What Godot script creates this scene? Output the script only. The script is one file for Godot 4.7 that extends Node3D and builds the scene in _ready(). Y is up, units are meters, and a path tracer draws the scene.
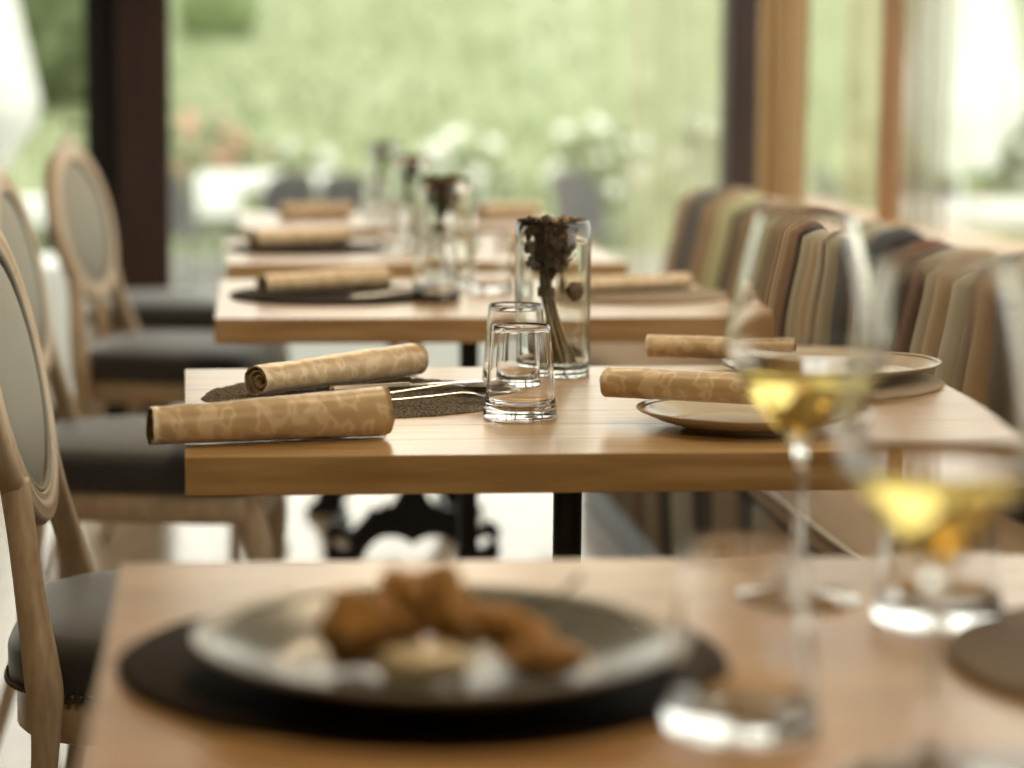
extends Node3D

var M := {}
var used := {}
var rng := RandomNumberGenerator.new()

# ------------------------------------------------------------------ helpers
func numbered(called: String) -> String:
	if not used.has(called):
		used[called] = 0
		return called
	used[called] += 1
	return "%s_%03d" % [called, used[called]]

func thing(called: String, label: String, category: String, at := Vector3.ZERO, turn := 0.0, group := "", kind := "") -> Node3D:
	var o := Node3D.new()
	o.name = numbered(called)
	add_child(o, true)
	o.position = at
	o.rotation.y = turn
	tag(o, label, category, group, kind)
	return o

func tag(o: Node3D, label: String, category := "", group := "", kind := "") -> Node3D:
	if label != "": o.set_meta("label", label)
	if category != "": o.set_meta("category", category)
	if group != "": o.set_meta("group", group)
	if kind != "": o.set_meta("kind", kind)
	return o

func new_st() -> SurfaceTool:
	var st := SurfaceTool.new()
	st.begin(Mesh.PRIMITIVE_TRIANGLES)
	st.set_smooth_group(0)
	return st

func done(st: SurfaceTool) -> ArrayMesh:
	st.generate_normals()
	st.index()
	return st.commit()

func part(called: String, mesh: Mesh, mat: Material, parent: Node, at := Vector3.ZERO, turn := Vector3.ZERO) -> MeshInstance3D:
	var o := MeshInstance3D.new()
	o.name = called
	o.mesh = mesh
	o.material_override = mat
	parent.add_child(o, true)
	o.position = at
	o.rotation = turn
	return o

func solo(called: String, mesh: Mesh, mat: Material, label: String, category: String, at := Vector3.ZERO, turn := Vector3.ZERO, group := "", kind := "") -> MeshInstance3D:
	var o := part(numbered(called), mesh, mat, self, at, turn)
	tag(o, label, category, group, kind)
	return o

func struct(called: String, mesh: Mesh, mat: Material, label: String, at := Vector3.ZERO) -> MeshInstance3D:
	return solo(called, mesh, mat, label, "", at, Vector3.ZERO, "", "structure")

# a triangle whose front looks along `out`
func tri(st: SurfaceTool, a: Vector3, b: Vector3, c: Vector3, out: Vector3) -> void:
	if (b - a).cross(c - a).dot(out) > 0.0:
		st.add_vertex(a); st.add_vertex(c); st.add_vertex(b)
	else:
		st.add_vertex(a); st.add_vertex(b); st.add_vertex(c)

func quad(st: SurfaceTool, a: Vector3, b: Vector3, c: Vector3, d: Vector3, out: Vector3) -> void:
	tri(st, a, b, c, out)
	tri(st, a, c, d, out)

func add_box(st: SurfaceTool, c: Vector3, size: Vector3, bevel := 0.0, xf := Transform3D()) -> void:
	st.set_smooth_group(-1)
	var h := size / 2.0
	var b: float = minf(bevel, minf(h.x, minf(h.y, h.z)) * 0.9)
	var P := func(sx: int, sy: int, sz: int, axis: int) -> Vector3:
		var v := Vector3(sx * (h.x - b), sy * (h.y - b), sz * (h.z - b))
		v[axis] = [sx, sy, sz][axis] * h[axis]
		return xf * (c + v)
	var mid := xf * c
	for axis in 3:
		for s in [-1, 1]:
			var q := []
			for k in [[-1, -1], [1, -1], [1, 1], [-1, 1]]:
				var sg := [0, 0, 0]
				sg[axis] = s
				sg[(axis + 1) % 3] = k[0]
				sg[(axis + 2) % 3] = k[1]
				q.append(P.call(sg[0], sg[1], sg[2], axis))
			quad(st, q[0], q[1], q[2], q[3], (q[0] + q[2]) / 2.0 - mid)
	if b <= 0.0:
		return
	for axis in 3:
		var a1 := (axis + 1) % 3
		var a2 := (axis + 2) % 3
		for s1 in [-1, 1]:
			for s2 in [-1, 1]:
				var lo := [0, 0, 0]
				lo[axis] = -1; lo[a1] = s1; lo[a2] = s2
				var hi := lo.duplicate()
				hi[axis] = 1
				var v0: Vector3 = P.call(lo[0], lo[1], lo[2], a1)
				var v1: Vector3 = P.call(hi[0], hi[1], hi[2], a1)
				var v2: Vector3 = P.call(hi[0], hi[1], hi[2], a2)
				var v3: Vector3 = P.call(lo[0], lo[1], lo[2], a2)
				quad(st, v0, v1, v2, v3, (v0 + v1 + v2 + v3) / 4.0 - mid)
	for sx in [-1, 1]:
		for sy in [-1, 1]:
			for sz in [-1, 1]:
				var a: Vector3 = P.call(sx, sy, sz, 0)
				var bb: Vector3 = P.call(sx, sy, sz, 1)
				var cc: Vector3 = P.call(sx, sy, sz, 2)
				tri(st, a, bb, cc, (a + bb + cc) / 3.0 - mid)
	st.set_smooth_group(0)

func box_mesh(size: Vector3, bevel := 0.0, c := Vector3.ZERO) -> ArrayMesh:
	var st := new_st()
	add_box(st, c, size, bevel)
	return done(st)

# profile of (radius, height); the outside lies to the right of its direction of travel
func add_lathe(st: SurfaceTool, prof: Array, segs := 48, c := Vector3.ZERO, xf := Transform3D(), wob := 0.0, ws := 0) -> void:
	st.set_smooth_group(0)
	for i in prof.size() - 1:
		var p: Vector2 = prof[i]
		var q: Vector2 = prof[i + 1]
		if p.is_equal_approx(q):
			continue
		for k in segs:
			var t0 := TAU * k / segs
			var t1 := TAU * (k + 1) / segs
			var w0 := 1.0 + wob * (sin(t0 * 3 + ws) + 0.6 * sin(t0 * 7 + ws * 2.3) + 0.4 * sin(t0 * 13 + ws * 1.7))
			var w1 := 1.0 + wob * (sin(t1 * 3 + ws) + 0.6 * sin(t1 * 7 + ws * 2.3) + 0.4 * sin(t1 * 13 + ws * 1.7))
			var a := xf * (c + Vector3(p.x * cos(t0) * w0, p.y, p.x * sin(t0) * w0))
			var b := xf * (c + Vector3(p.x * cos(t1) * w1, p.y, p.x * sin(t1) * w1))
			var d := xf * (c + Vector3(q.x * cos(t0) * w0, q.y, q.x * sin(t0) * w0))
			var e := xf * (c + Vector3(q.x * cos(t1) * w1, q.y, q.x * sin(t1) * w1))
			var tm := (t0 + t1) / 2.0
			var out := xf.basis * Vector3((q.y - p.y) * cos(tm), -(q.x - p.x), (q.y - p.y) * sin(tm))
			if p.x > 1e-6:
				tri(st, a, b, e if q.x > 1e-6 else d, out)
			if q.x > 1e-6:
				tri(st, a, e, d, out)

func lathe_mesh(prof: Array, segs := 48, wob := 0.0, ws := 0) -> ArrayMesh:
	var st := new_st()
	add_lathe(st, prof, segs, Vector3.ZERO, Transform3D(), wob, ws)
	return done(st)

# smooths a polyline of Vector2 / Vector3 with Catmull-Rom
func smooth(pts: Array, n := 6) -> Array:
	var out := []
	for i in pts.size() - 1:
		var a = pts[maxi(i - 1, 0)]
		var b = pts[i]
		var c = pts[i + 1]
		var d = pts[mini(i + 2, pts.size() - 1)]
		for k in n:
			var t := float(k) / n
			out.append(0.5 * ((2 * b) + (c - a) * t + (2 * a - 5 * b + 4 * c - d) * t * t + (3 * b - a - 3 * c + d) * t * t * t))
	out.append(pts[-1])
	return out

# tube along a path, section rx by ry (per point radii allowed); ref gives the direction of ry
func add_tube(st: SurfaceTool, pts: Array, rx, ry = null, segs := 10, ref := Vector3.UP, power := 2.0, xf := Transform3D()) -> void:
	st.set_smooth_group(0)
	var rings := []
	var n := pts.size()
	for i in n:
		var t: Vector3 = (pts[mini(i + 1, n - 1)] - pts[maxi(i - 1, 0)]).normalized()
		var up := ref
		if absf(t.dot(up)) > 0.97:
			up = Vector3.RIGHT if absf(t.x) < 0.9 else Vector3.BACK
		var side := t.cross(up).normalized()
		up = side.cross(t).normalized()
		var a: float = rx[i] if rx is Array else rx
		var b: float = (ry[i] if ry is Array else ry) if ry != null else a
		var ring := []
		for k in segs:
			var an := TAU * k / segs
			var cs := cos(an)
			var sn := sin(an)
			ring.append(xf * (pts[i] + side * a * signf(cs) * pow(absf(cs), 2.0 / power) + up * b * signf(sn) * pow(absf(sn), 2.0 / power)))
		rings.append(ring)
	for i in n - 1:
		for k in segs:
			var k2 := (k + 1) % segs
			var mid: Vector3 = xf * ((pts[i] + pts[i + 1]) / 2.0)
			var ctr: Vector3 = (rings[i][k] + rings[i + 1][k2]) / 2.0 - mid
			quad(st, rings[i][k], rings[i][k2], rings[i + 1][k2], rings[i + 1][k], ctr)
	for e in [0, n - 1]:
		var c: Vector3 = xf * pts[e]
		var out: Vector3 = xf.basis * ((pts[0] - pts[1]) if e == 0 else (pts[n - 1] - pts[n - 2]))
		for k in segs:
			tri(st, c, rings[e][k], rings[e][(k + 1) % segs], out)

func tube_mesh(pts: Array, rx, ry = null, segs := 10, ref := Vector3.UP, power := 2.0) -> ArrayMesh:
	var st := new_st()
	add_tube(st, pts, rx, ry, segs, ref, power)
	return done(st)

# polygon in x,y extruded along z by depth, centred
func add_prism(st: SurfaceTool, poly: PackedVector2Array, depth: float, xf := Transform3D()) -> void:
	st.set_smooth_group(-1)
	var idx := Geometry2D.triangulate_polygon(poly)
	for s in [-1.0, 1.0]:
		for i in range(0, idx.size(), 3):
			var v := []
			for k in 3:
				v.append(xf * Vector3(poly[idx[i + k]].x, poly[idx[i + k]].y, s * depth / 2))
			tri(st, v[0], v[1], v[2], xf.basis * Vector3(0, 0, s))
	var cw := 1.0 if Geometry2D.is_polygon_clockwise(poly) else -1.0
	for i in poly.size():
		var a := poly[i]
		var b := poly[(i + 1) % poly.size()]
		var d := (b - a)
		var out := Vector3(-d.y, d.x, 0) * cw
		quad(st, xf * Vector3(a.x, a.y, -depth / 2), xf * Vector3(b.x, b.y, -depth / 2), xf * Vector3(b.x, b.y, depth / 2), xf * Vector3(a.x, a.y, depth / 2), xf.basis * out)
	st.set_smooth_group(0)

# lumpy blob
func blob_mesh(size: Vector3, amp: float, freq: float, sd: int, rings := 14, segs := 20) -> ArrayMesh:
	var nz := FastNoiseLite.new()
	nz.seed = sd
	nz.frequency = freq
	nz.fractal_octaves = 3
	var st := new_st()
	var P := func(i: int, k: int) -> Vector3:
		var la := PI * i / rings - PI / 2
		var lo := TAU * (k % segs) / segs
		var d := Vector3(cos(la) * cos(lo), sin(la), cos(la) * sin(lo))
		return d * size * (1.0 + amp * nz.get_noise_3dv(d * 10.0))
	for i in rings:
		for k in segs:
			var a: Vector3 = P.call(i, k)
			var b: Vector3 = P.call(i, k + 1)
			var c: Vector3 = P.call(i + 1, k + 1)
			var d: Vector3 = P.call(i + 1, k)
			var out := (a + c)
			if i > 0: tri(st, a, b, c, out)
			if i < rings - 1: tri(st, a, c, d, out)
	return done(st)

# ------------------------------------------------------------------ materials
func noise_tex(freq: float, stops: Array, cols: Array, sd := 1, oct := 4, typ := FastNoiseLite.TYPE_SIMPLEX_SMOOTH, size := 512, warp := 0.0) -> NoiseTexture2D:
	var n := FastNoiseLite.new()
	n.noise_type = typ
	n.frequency = freq
	n.seed = sd
	n.fractal_octaves = oct
	if warp > 0.0:
		n.domain_warp_enabled = true
		n.domain_warp_amplitude = warp
		n.domain_warp_frequency = freq
	var g := Gradient.new()
	g.offsets = PackedFloat32Array(stops)
	g.colors = PackedColorArray(cols)
	var t := NoiseTexture2D.new()
	t.width = size
	t.height = size
	t.seamless = true
	t.noise = n
	t.color_ramp = g
	return t

func lin(r: float, g: float, b: float) -> Color:
	return Color(r, g, b).linear_to_srgb()

func mat(col: Color, rough := 0.6, metal := 0.0, spec := 0.5) -> StandardMaterial3D:
	var m := StandardMaterial3D.new()
	m.albedo_color = col
	m.roughness = rough
	m.metallic = metal
	m.metallic_specular = spec
	return m

func textured(t: Texture2D, sc: Vector3, rough := 0.6, world := false, off := Vector3.ZERO) -> StandardMaterial3D:
	var m := mat(Color.WHITE, rough)
	m.albedo_texture = t
	m.uv1_triplanar = true
	m.uv1_world_triplanar = world
	m.uv1_scale = sc
	m.uv1_offset = off
	return m

func bump(m: StandardMaterial3D, t: Texture2D, s: float) -> StandardMaterial3D:
	m.heightmap_enabled = true
	m.heightmap_texture = t
	m.heightmap_scale = s
	return m

func glass(col: Color, alpha := 0.0, refr := 0.05) -> StandardMaterial3D:
	var m := mat(Color(col.r, col.g, col.b, alpha), 0.0)
	m.transparency = BaseMaterial3D.TRANSPARENCY_ALPHA
	m.refraction_enabled = true
	m.refraction_scale = refr
	return m

func make_materials() -> void:
	var grey := [Color(0, 0, 0), Color(1, 1, 1)]
	var oak := noise_tex(0.012, [0.0, 0.42, 0.6, 1.0], [lin(.31, .171, .066), lin(.41, .242, .097), lin(.47, .293, .128), lin(.56, .37, .176)], 3, 5)
	for k in 3:
		M["oak%d" % k] = textured(oak, Vector3(0.55, 5.5, 5.5), 0.28, false, Vector3(0.31 * k, 0.17 * k, 0.43 * k))
		M["oak%d" % k].metallic_specular = 0.58
		M["oak%d" % k].albedo_color = [Color(1, 1, 1), Color(.95, .94, .92), Color(.98, .96, .98)][k]
	var floor_t := noise_tex(0.01, [0.0, 0.5, 1.0], [lin(.36, .26, .16), lin(.46, .35, .23), lin(.54, .43, .30)], 11, 4)
	M.floor = textured(floor_t, Vector3(4, 4, 0.6), 0.16, true)
	M.iron = mat(lin(.006, .006, .008), 0.42)
	var chairwood := noise_tex(0.02, [0.0, 0.5, 1.0], [lin(.36, .265, .175), lin(.47, .36, .25), lin(.57, .455, .33)], 21, 4)
	M.chairwood = textured(chairwood, Vector3(9, 1.6, 9), 0.42)
	var weave := noise_tex(0.35, [0.0, 1.0], grey, 31, 2)
	var linen := noise_tex(0.3, [0.0, 0.5, 1.0], [lin(.19, .183, .155), lin(.27, .262, .225), lin(.35, .338, .295)], 33, 2)
	M.linen = bump(textured(linen, Vector3(7, 7, 7), 0.85), weave, 0.05)
	var char_t := noise_tex(0.3, [0.0, 0.5, 1.0], [lin(.014, .014, .017), lin(.022, .022, .025), lin(.034, .033, .036)], 35, 2)
	M.charcoal = bump(textured(char_t, Vector3(7, 7, 7), 0.5), weave, 0.04)
	M.charcoal.rim_enabled = true
	M.charcoal.rim = 0.7
	M.nail = mat(lin(.16, .13, .10), 0.35, 1.0)
	# satin damask
	var dam := noise_tex(0.022, [0.0, 0.47, 0.52, 0.72, 0.76, 1.0], [lin(.48, .325, .165), lin(.52, .36, .19), lin(.63, .47, .28), lin(.67, .505, .31), lin(.55, .385, .21), lin(.51, .35, .18)], 41, 2, FastNoiseLite.TYPE_SIMPLEX_SMOOTH, 512, 4.0)
	M.damask = mat(Color.WHITE, 0.36)
	M.damask.albedo_texture = dam
	M.damask.uv1_scale = Vector3(3.4, 3.4, 3.4)
	M.damask.rim_enabled = true
	M.damask.rim = 0.5
	bump(M.damask, weave, 0.02)
	var felt := noise_tex(0.09, [0.0, 0.45, 0.6, 1.0], [lin(.035, .025, .017), lin(.10, .075, .05), lin(.21, .165, .11), lin(.34, .275, .19)], 51, 4)
	var fuzz := noise_tex(0.12, [0.0, 1.0], grey, 53, 4)
	M.felt = bump(textured(felt, Vector3(5, 5, 5), 0.95), fuzz, 0.5)
	var leather := noise_tex(0.05, [0.0, 0.5, 1.0], [lin(.012, .008, .006), lin(.022, .015, .011), lin(.036, .026, .019)], 55, 4)
	M.leather = textured(leather, Vector3(6, 6, 6), 0.9)
	M.leather.metallic_specular = 0.25
	var cork := noise_tex(0.06, [0.0, 0.5, 1.0], [lin(.20, .135, .08), lin(.30, .215, .135), lin(.40, .30, .20)], 57, 4)
	M.cork = bump(textured(cork, Vector3(8, 8, 8), 0.85), fuzz, 0.25)
	var tan_t := noise_tex(0.06, [0.0, 0.5, 1.0], [lin(.15, .108, .072), lin(.21, .155, .105), lin(.29, .22, .155)], 58, 4)
	M.brown_felt = bump(textured(tan_t, Vector3(8, 8, 8), 0.9), fuzz, 0.4)
	var stone := noise_tex(0.03, [0.0, 0.5, 1.0], [lin(.075, .078, .072), lin(.11, .113, .104), lin(.15, .152, .14)], 61, 4)
	M.stoneware = textured(stone, Vector3(6, 6, 6), 0.22)
	M.stonerim = mat(lin(.30, .30, .275), 0.25)
	M.china = mat(lin(.55, .46, .34), 0.2)
	M.china_rim = mat(lin(.42, .33, .22), 0.25)
	M.glass = glass(Color(1, 1, 1))
	M.glass_green = glass(Color(.985, 1, .99))
	M.wine = glass(Color(1.0, .90, .56), 0.0, 0.033)
	M.steel = mat(lin(.62, .60, .57), 0.22, 1.0)
	M.stem = mat(lin(.42, .30, .155), 0.7)
	M.stem_dark = mat(lin(.11, .085, .05), 0.8)
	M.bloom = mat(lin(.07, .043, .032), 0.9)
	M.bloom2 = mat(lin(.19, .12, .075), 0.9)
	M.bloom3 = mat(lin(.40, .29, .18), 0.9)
	var fry := noise_tex(0.045, [0.0, 0.45, 0.62, 1.0], [lin(.30, .10, .02), lin(.70, .31, .06), lin(.86, .48, .12), lin(.92, .66, .28)], 71, 4)
	M.fried = bump(textured(fry, Vector3(16, 16, 16), 0.4), fuzz, 0.6)
	M.sauce = mat(lin(.55, .46, .30), 0.25)
	M.herb = mat(lin(.03, .045, .012), 0.6)
	# bench fabrics
	var bands := {"tan": [.31, .22, .14], "taupe": [.19, .145, .105], "sand": [.40, .31, .21], "black": [.010, .010, .015], "plum": [.10, .062, .05], "sage": [.46, .49, .28], "rust": [.17, .062, .033], "grey": [.37, .345, .275], "mud": [.085, .066, .05]}
	var ribs := noise_tex(0.25, [0.0, 0.5, 1.0], [lin(.72, .72, .72), lin(.86, .86, .86), lin(1, 1, 1)], 81, 2)
	for k in bands:
		var c: Array = bands[k]
		var m := bump(textured(ribs, Vector3(8, 2, 8), 0.8), weave, 0.05)
		m.albedo_color = lin(c[0] * 1.2, c[1] * 1.2, c[2] * 1.2)
		m.rim_enabled = true
		m.rim = 0.3
		M["band_" + k] = m
	M.piping = mat(lin(.55, .50, .42), 0.6)
	# building
	M.plaster = mat(lin(.62, .58, .50), 0.9)
	var plw := noise_tex(0.02, [0.0, 1.0], [lin(.66, .62, .55), lin(.72, .68, .61)], 91, 3)
	M.ceiling = textured(plw, Vector3(.5, .5, .5), 0.9, true)
	M.postwood = textured(noise_tex(0.012, [0.0, 0.5, 1.0], [lin(.022, .009, .007), lin(.035, .014, .011), lin(.05, .022, .016)], 95, 4), Vector3(6, .5, 6), 0.5)
	M.blackframe = mat(lin(.006, .006, .009), 0.4)
	M.pine = textured(noise_tex(0.012, [0.0, 0.5, 1.0], [lin(.27, .115, .04), lin(.35, .16, .06), lin(.43, .21, .085)], 97, 4), Vector3(6, .5, 6), 0.45)
	M.sill = textured(oak, Vector3(6, 6, .5), 0.4)
	M.pane = mat(Color(.98, 1, .98, 0.02), 0.0)
	M.pane.transparency = BaseMaterial3D.TRANSPARENCY_ALPHA
	M.sheer = mat(Color(.74, .72, .57, 0.38), 0.9)
	M.sheer.transparency = BaseMaterial3D.TRANSPARENCY_ALPHA
	M.sheer.backlight_enabled = true
	M.sheer.backlight = Color(.85, .84, .74)
	M.sheer_grey = mat(Color(.66, .66, .58, 0.26), 0.9)
	M.sheer_grey.transparency = BaseMaterial3D.TRANSPARENCY_ALPHA
	M.drape = mat(lin(.50, .385, .255), 0.85)
	M.drape.backlight_enabled = true
	M.drape.backlight = Color(.5, .42, .3)
	# outdoors
	var grass := noise_tex(0.012, [0.0, 0.4, 0.55, 0.7, 1.0], [lin(.18, .22, .10), lin(.205, .25, .12), lin(.22, .264, .131), lin(.235, .275, .143), lin(.28, .31, .18)], 101, 3)
	M.meadow = textured(grass, Vector3(.025, .025, .025), 0.95, true)
	M.tuft = mat(lin(.23, .275, .135), 0.9)
	M.paving = textured(noise_tex(0.03, [0.0, 1.0], [lin(.14, .14, .12), lin(.20, .20, .175)], 103, 3), Vector3(.6, .6, .6), 0.7, true)
	M.greyshell = mat(lin(.075, .073, .072), 0.6)
	M.darkmetal = mat(lin(.02, .02, .022), 0.5)
	M.cloth_white = mat(lin(.74, .75, .72), 0.85)
	M.canvas = mat(lin(.80, .81, .77), 0.85)
	M.leaf = mat(lin(.16, .215, .085), 0.8)
	M.leaf_dark = mat(lin(.085, .115, .045), 0.85)
	M.leaf_pale = mat(lin(.33, .385, .23), 0.8)
	M.petal = mat(lin(.78, .79, .74), 0.7)
	M.petal_pink = mat(lin(.52, .28, .20), 0.7)
	M.bark = mat(lin(.07, .05, .035), 0.9)
	M.bulb = mat(Color(1, .9, .7), .4)
	M.bulb.emission_enabled = true
	M.bulb.emission = Color(1, .84, .62)
	M.bulb.emission_energy_multiplier = 6.0
	M.lampshade = mat(lin(.7, .62, .48), 0.7)

# ------------------------------------------------------------------ room
func pane_with_frame(called: String, label: String, lo: Vector3, hi: Vector3) -> void:
	var c := (lo + hi) / 2.0
	var s := hi - lo
	struct(called, box_mesh(Vector3(maxf(s.x, .006), s.y, maxf(s.z, .006))), M.pane, label, c)

func build_room() -> void:
	struct("floor", box_mesh(Vector3(6.6, .3, 11.2)), M.floor, "pale glossy wooden floor of the dining room", Vector3(-1.75, -.15, -2.4))
	struct("ceiling", box_mesh(Vector3(6.6, .2, 11.2)), M.ceiling, "plain plastered ceiling above the dining tables", Vector3(-1.75, 2.95, -2.4))
	struct("wall_left", box_mesh(Vector3(.2, 3.0, 11.2)), M.plaster, "plain plastered wall behind the row of chairs", Vector3(-4.95, 1.35, -2.4))
	struct("wall_rear", box_mesh(Vector3(6.6, 3.0, .2)), M.plaster, "plain plastered wall opposite the meadow window", Vector3(-1.75, 1.35, 3.1))
	# back wall: lintel, posts and glazing from floor to 2.5 m
	struct("wall_back", box_mesh(Vector3(6.6, .4, .2)), M.plaster, "lintel above the tall meadow windows", Vector3(-1.75, 2.65, -7.95))
	struct("trim_1", box_mesh(Vector3(.165, 2.5, .16), .006), M.postwood, "dark reddish brown wooden post between the tall windows", Vector3(-.222, 1.2, -7.92))
	var door := thing("door_1", "black framed glass terrace door with small lever handle beside the brown post", "", Vector3(-.886, 0, -7.95), 0.0, "", "structure")
	part("door_stile", box_mesh(Vector3(.11, 2.46, .07), .006), M.blackframe, door, Vector3(.533, 1.22, 0))
	part("door_stile", box_mesh(Vector3(.11, 2.46, .07), .006), M.blackframe, door, Vector3(-.533, 1.22, 0))
	part("door_rail", box_mesh(Vector3(.96, .11, .07), .006), M.blackframe, door, Vector3(0, 2.39, 0))
	part("door_rail", box_mesh(Vector3(.96, .06, .07), .006), M.blackframe, door, Vector3(0, .03, 0))
	part("pane", box_mesh(Vector3(.96, 2.3, .006)), M.pane, door, Vector3(0, 1.2, 0))
	part("door_handle", tube_mesh([Vector3(.5, .955, .03), Vector3(.5, .955, .075), Vector3(.415, .955, .08)], .008), M.blackframe, door)
	pane_with_frame("window_1", "wide floor to ceiling window looking onto the green meadow", Vector3(-.149, 0, -7.95), Vector3(1.56, 2.45, -7.95))
	struct("trim_2", box_mesh(Vector3(.12, 2.5, .12), .006), M.blackframe, "black window mullion left of the terrace door", Vector3(-1.55, 1.2, -7.95))
	pane_with_frame("window_2", "floor to ceiling window beyond the terrace door", Vector3(-4.85, 0, -7.95), Vector3(-1.61, 2.45, -7.95))
	struct("trim_3", box_mesh(Vector3(.12, 2.5, .14), .006), M.postwood, "dark brown corner post between sheer curtain and tan drape", Vector3(1.562, 1.2, -7.36))
	# right wall: dado, sill, glazing, lintel
	struct("wall_right", box_mesh(Vector3(.16, .74, 10.6)), M.plaster, "low wall behind the upholstered bench", Vector3(1.55, .37, -2.17))
	struct("wall_right_lintel", box_mesh(Vector3(.2, .5, 10.8)), M.plaster, "lintel above the side windows", Vector3(1.6, 2.62, -2.2))
	struct("trim_4", box_mesh(Vector3(.20, .035, 10.4), .006), M.sill, "brown wooden windowsill running behind the striped bench", Vector3(1.53, .757, -2.2))
	for a in [["trim_5", -5.74, "pine", "orange brown pine mullion of the side window"], ["trim_6", -2.6, "pine", "pine mullion of the side window beside the wine glasses"]]:
		struct(a[0], box_mesh(Vector3(.045, 1.64, .05), .005), M[a[2]], a[3], Vector3(1.56, 1.58, a[1]))
	pane_with_frame("window_3", "side window pane between corner post and pine mullion", Vector3(1.58, .77, -7.285), Vector3(1.58, 2.4, -5.77))
	pane_with_frame("window_6", "narrow side pane between the corner post and the meadow window", Vector3(1.58, .77, -7.85), Vector3(1.58, 2.4, -7.435))
	pane_with_frame("window_4", "side window pane showing the white parasol outside", Vector3(1.58, .77, -5.71), Vector3(1.58, 2.4, -2.64))
	pane_with_frame("window_5", "side window pane beside the front table", Vector3(1.58, .77, -2.56), Vector3(1.58, 2.4, -1.4))
	struct("wall_right_solid", box_mesh(Vector3(.16, 1.7, 4.5)), M.plaster, "solid plastered side wall past the last side window", Vector3(1.6, 1.6, .85))

# pleated cloth hanging from y1 to y0 along the line a-b
func pleats(a: Vector3, b: Vector3, y0: float, y1: float, n: int, amp: float, sd: int) -> ArrayMesh:
	var st := new_st()
	var r := RandomNumberGenerator.new()
	r.seed = sd
	var dir := (b - a).normalized()
	var nor := dir.cross(Vector3.UP)
	var cols := n * 10
	var ph := []
	for k in n + 1: ph.append(r.randf_range(.6, 1.3))
	var rows := 12
	var P := func(i: int, j: int) -> Vector3:
		var t := float(i) / cols
		var f := float(j) / rows
		var w: float = ph[int(t * n)]
		var s := sin(t * n * TAU) * amp * w * (0.75 + 0.25 * sin(f * 2.2 + t * 9.0)) + 0.3 * amp * sin(t * n * 2.7 * TAU + 1.0)
		var q := a.lerp(b, t) + nor * s + dir * amp * .35 * sin(t * n * TAU * 2.0)
		return Vector3(q.x, lerpf(y1, y0, f), q.z)
	for i in cols:
		for j in rows:
			quad(st, P.call(i, j), P.call(i + 1, j), P.call(i + 1, j + 1), P.call(i, j + 1), nor)
	return done(st)

func build_curtains() -> void:
	solo("sheer_curtain", pleats(Vector3(1.26, 0, -7.66), Vector3(1.55, 0, -7.66), .02, 2.48, 3, .035, 5), M.sheer, "pale olive sheer curtain hanging beside the dark corner post", "curtain")
	solo("drape", pleats(Vector3(1.47, 0, -6.68), Vector3(1.47, 0, -6.26), .79, 2.48, 5, .028, 8), M.drape, "tan pleated drape at the corner of the side window", "curtain")
	solo("sheer_curtain", pleats(Vector3(1.47, 0, -5.36), Vector3(1.47, 0, -5.0), .79, 2.48, 5, .018, 9), M.sheer_grey, "grey sheer curtain gathered beside the pine mullion", "curtain")

# ------------------------------------------------------------------ furniture
const LAMP := .14
const TD := .72
const TH := .038

func cast_foot(s: float) -> ArrayMesh:
	var outer := smooth([Vector2(.012, .40), Vector2(.016, .33), Vector2(.024, .26), Vector2(.036, .225), Vector2(.05, .212), Vector2(.058, .222), Vector2(.068, .206), Vector2(.085, .208), Vector2(.094, .196), Vector2(.112, .176), Vector2(.128, .160), Vector2(.142, .168), Vector2(.158, .178), Vector2(.176, .172), Vector2(.186, .152), Vector2(.178, .135), Vector2(.186, .118), Vector2(.18, .095), Vector2(.192, .07), Vector2(.20, .04), Vector2(.225, .016), Vector2(.225, .0)], 3)
	var inner := smooth([Vector2(.135, .0), Vector2(.128, .03), Vector2(.112, .075), Vector2(.105, .10), Vector2(.09, .128), Vector2(.066, .146), Vector2(.04, .148), Vector2(.018, .142), Vector2(.0, .130)], 3)
	var poly := PackedVector2Array()
	for v in outer: poly.append(Vector2(v.x * s, v.y))
	for v in inner: poly.append(Vector2(v.x * s, v.y))
	poly.append(Vector2(0, .40))
	var hole := PackedVector2Array()
	for v in smooth([Vector2(.132, .128), Vector2(.142, .142), Vector2(.152, .146), Vector2(.163, .146), Vector2(.166, .138), Vector2(.158, .128), Vector2(.145, .121), Vector2(.132, .128)], 2):
		hole.append(Vector2(v.x * s, v.y))
	hole.remove_at(hole.size() - 1)
	# bridge the hole into the outline so that it can be triangulated
	var res := poly
	var bi := 0
	var bj := 0
	var best := 1e9
	for i in poly.size():
		for j in hole.size():
			var d := poly[i].distance_to(hole[j])
			if d < best and absf(poly[i].x) > .1:
				best = d; bi = i; bj = j
	if Geometry2D.is_polygon_clockwise(poly) == Geometry2D.is_polygon_clockwise(hole):
		hole.reverse()
		bj = hole.size() - 1 - bj
	res = PackedVector2Array()
	for i in bi + 1: res.append(poly[i])
	for k in hole.size() + 1: res.append(hole[(bj + k) % hole.size()])
	for i in range(bi, poly.size()): res.append(poly[i])
	if Geometry2D.triangulate_polygon(res).is_empty():
		res = poly
	var st := new_st()
	add_prism(st, res, .024)
	return done(st)

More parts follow.
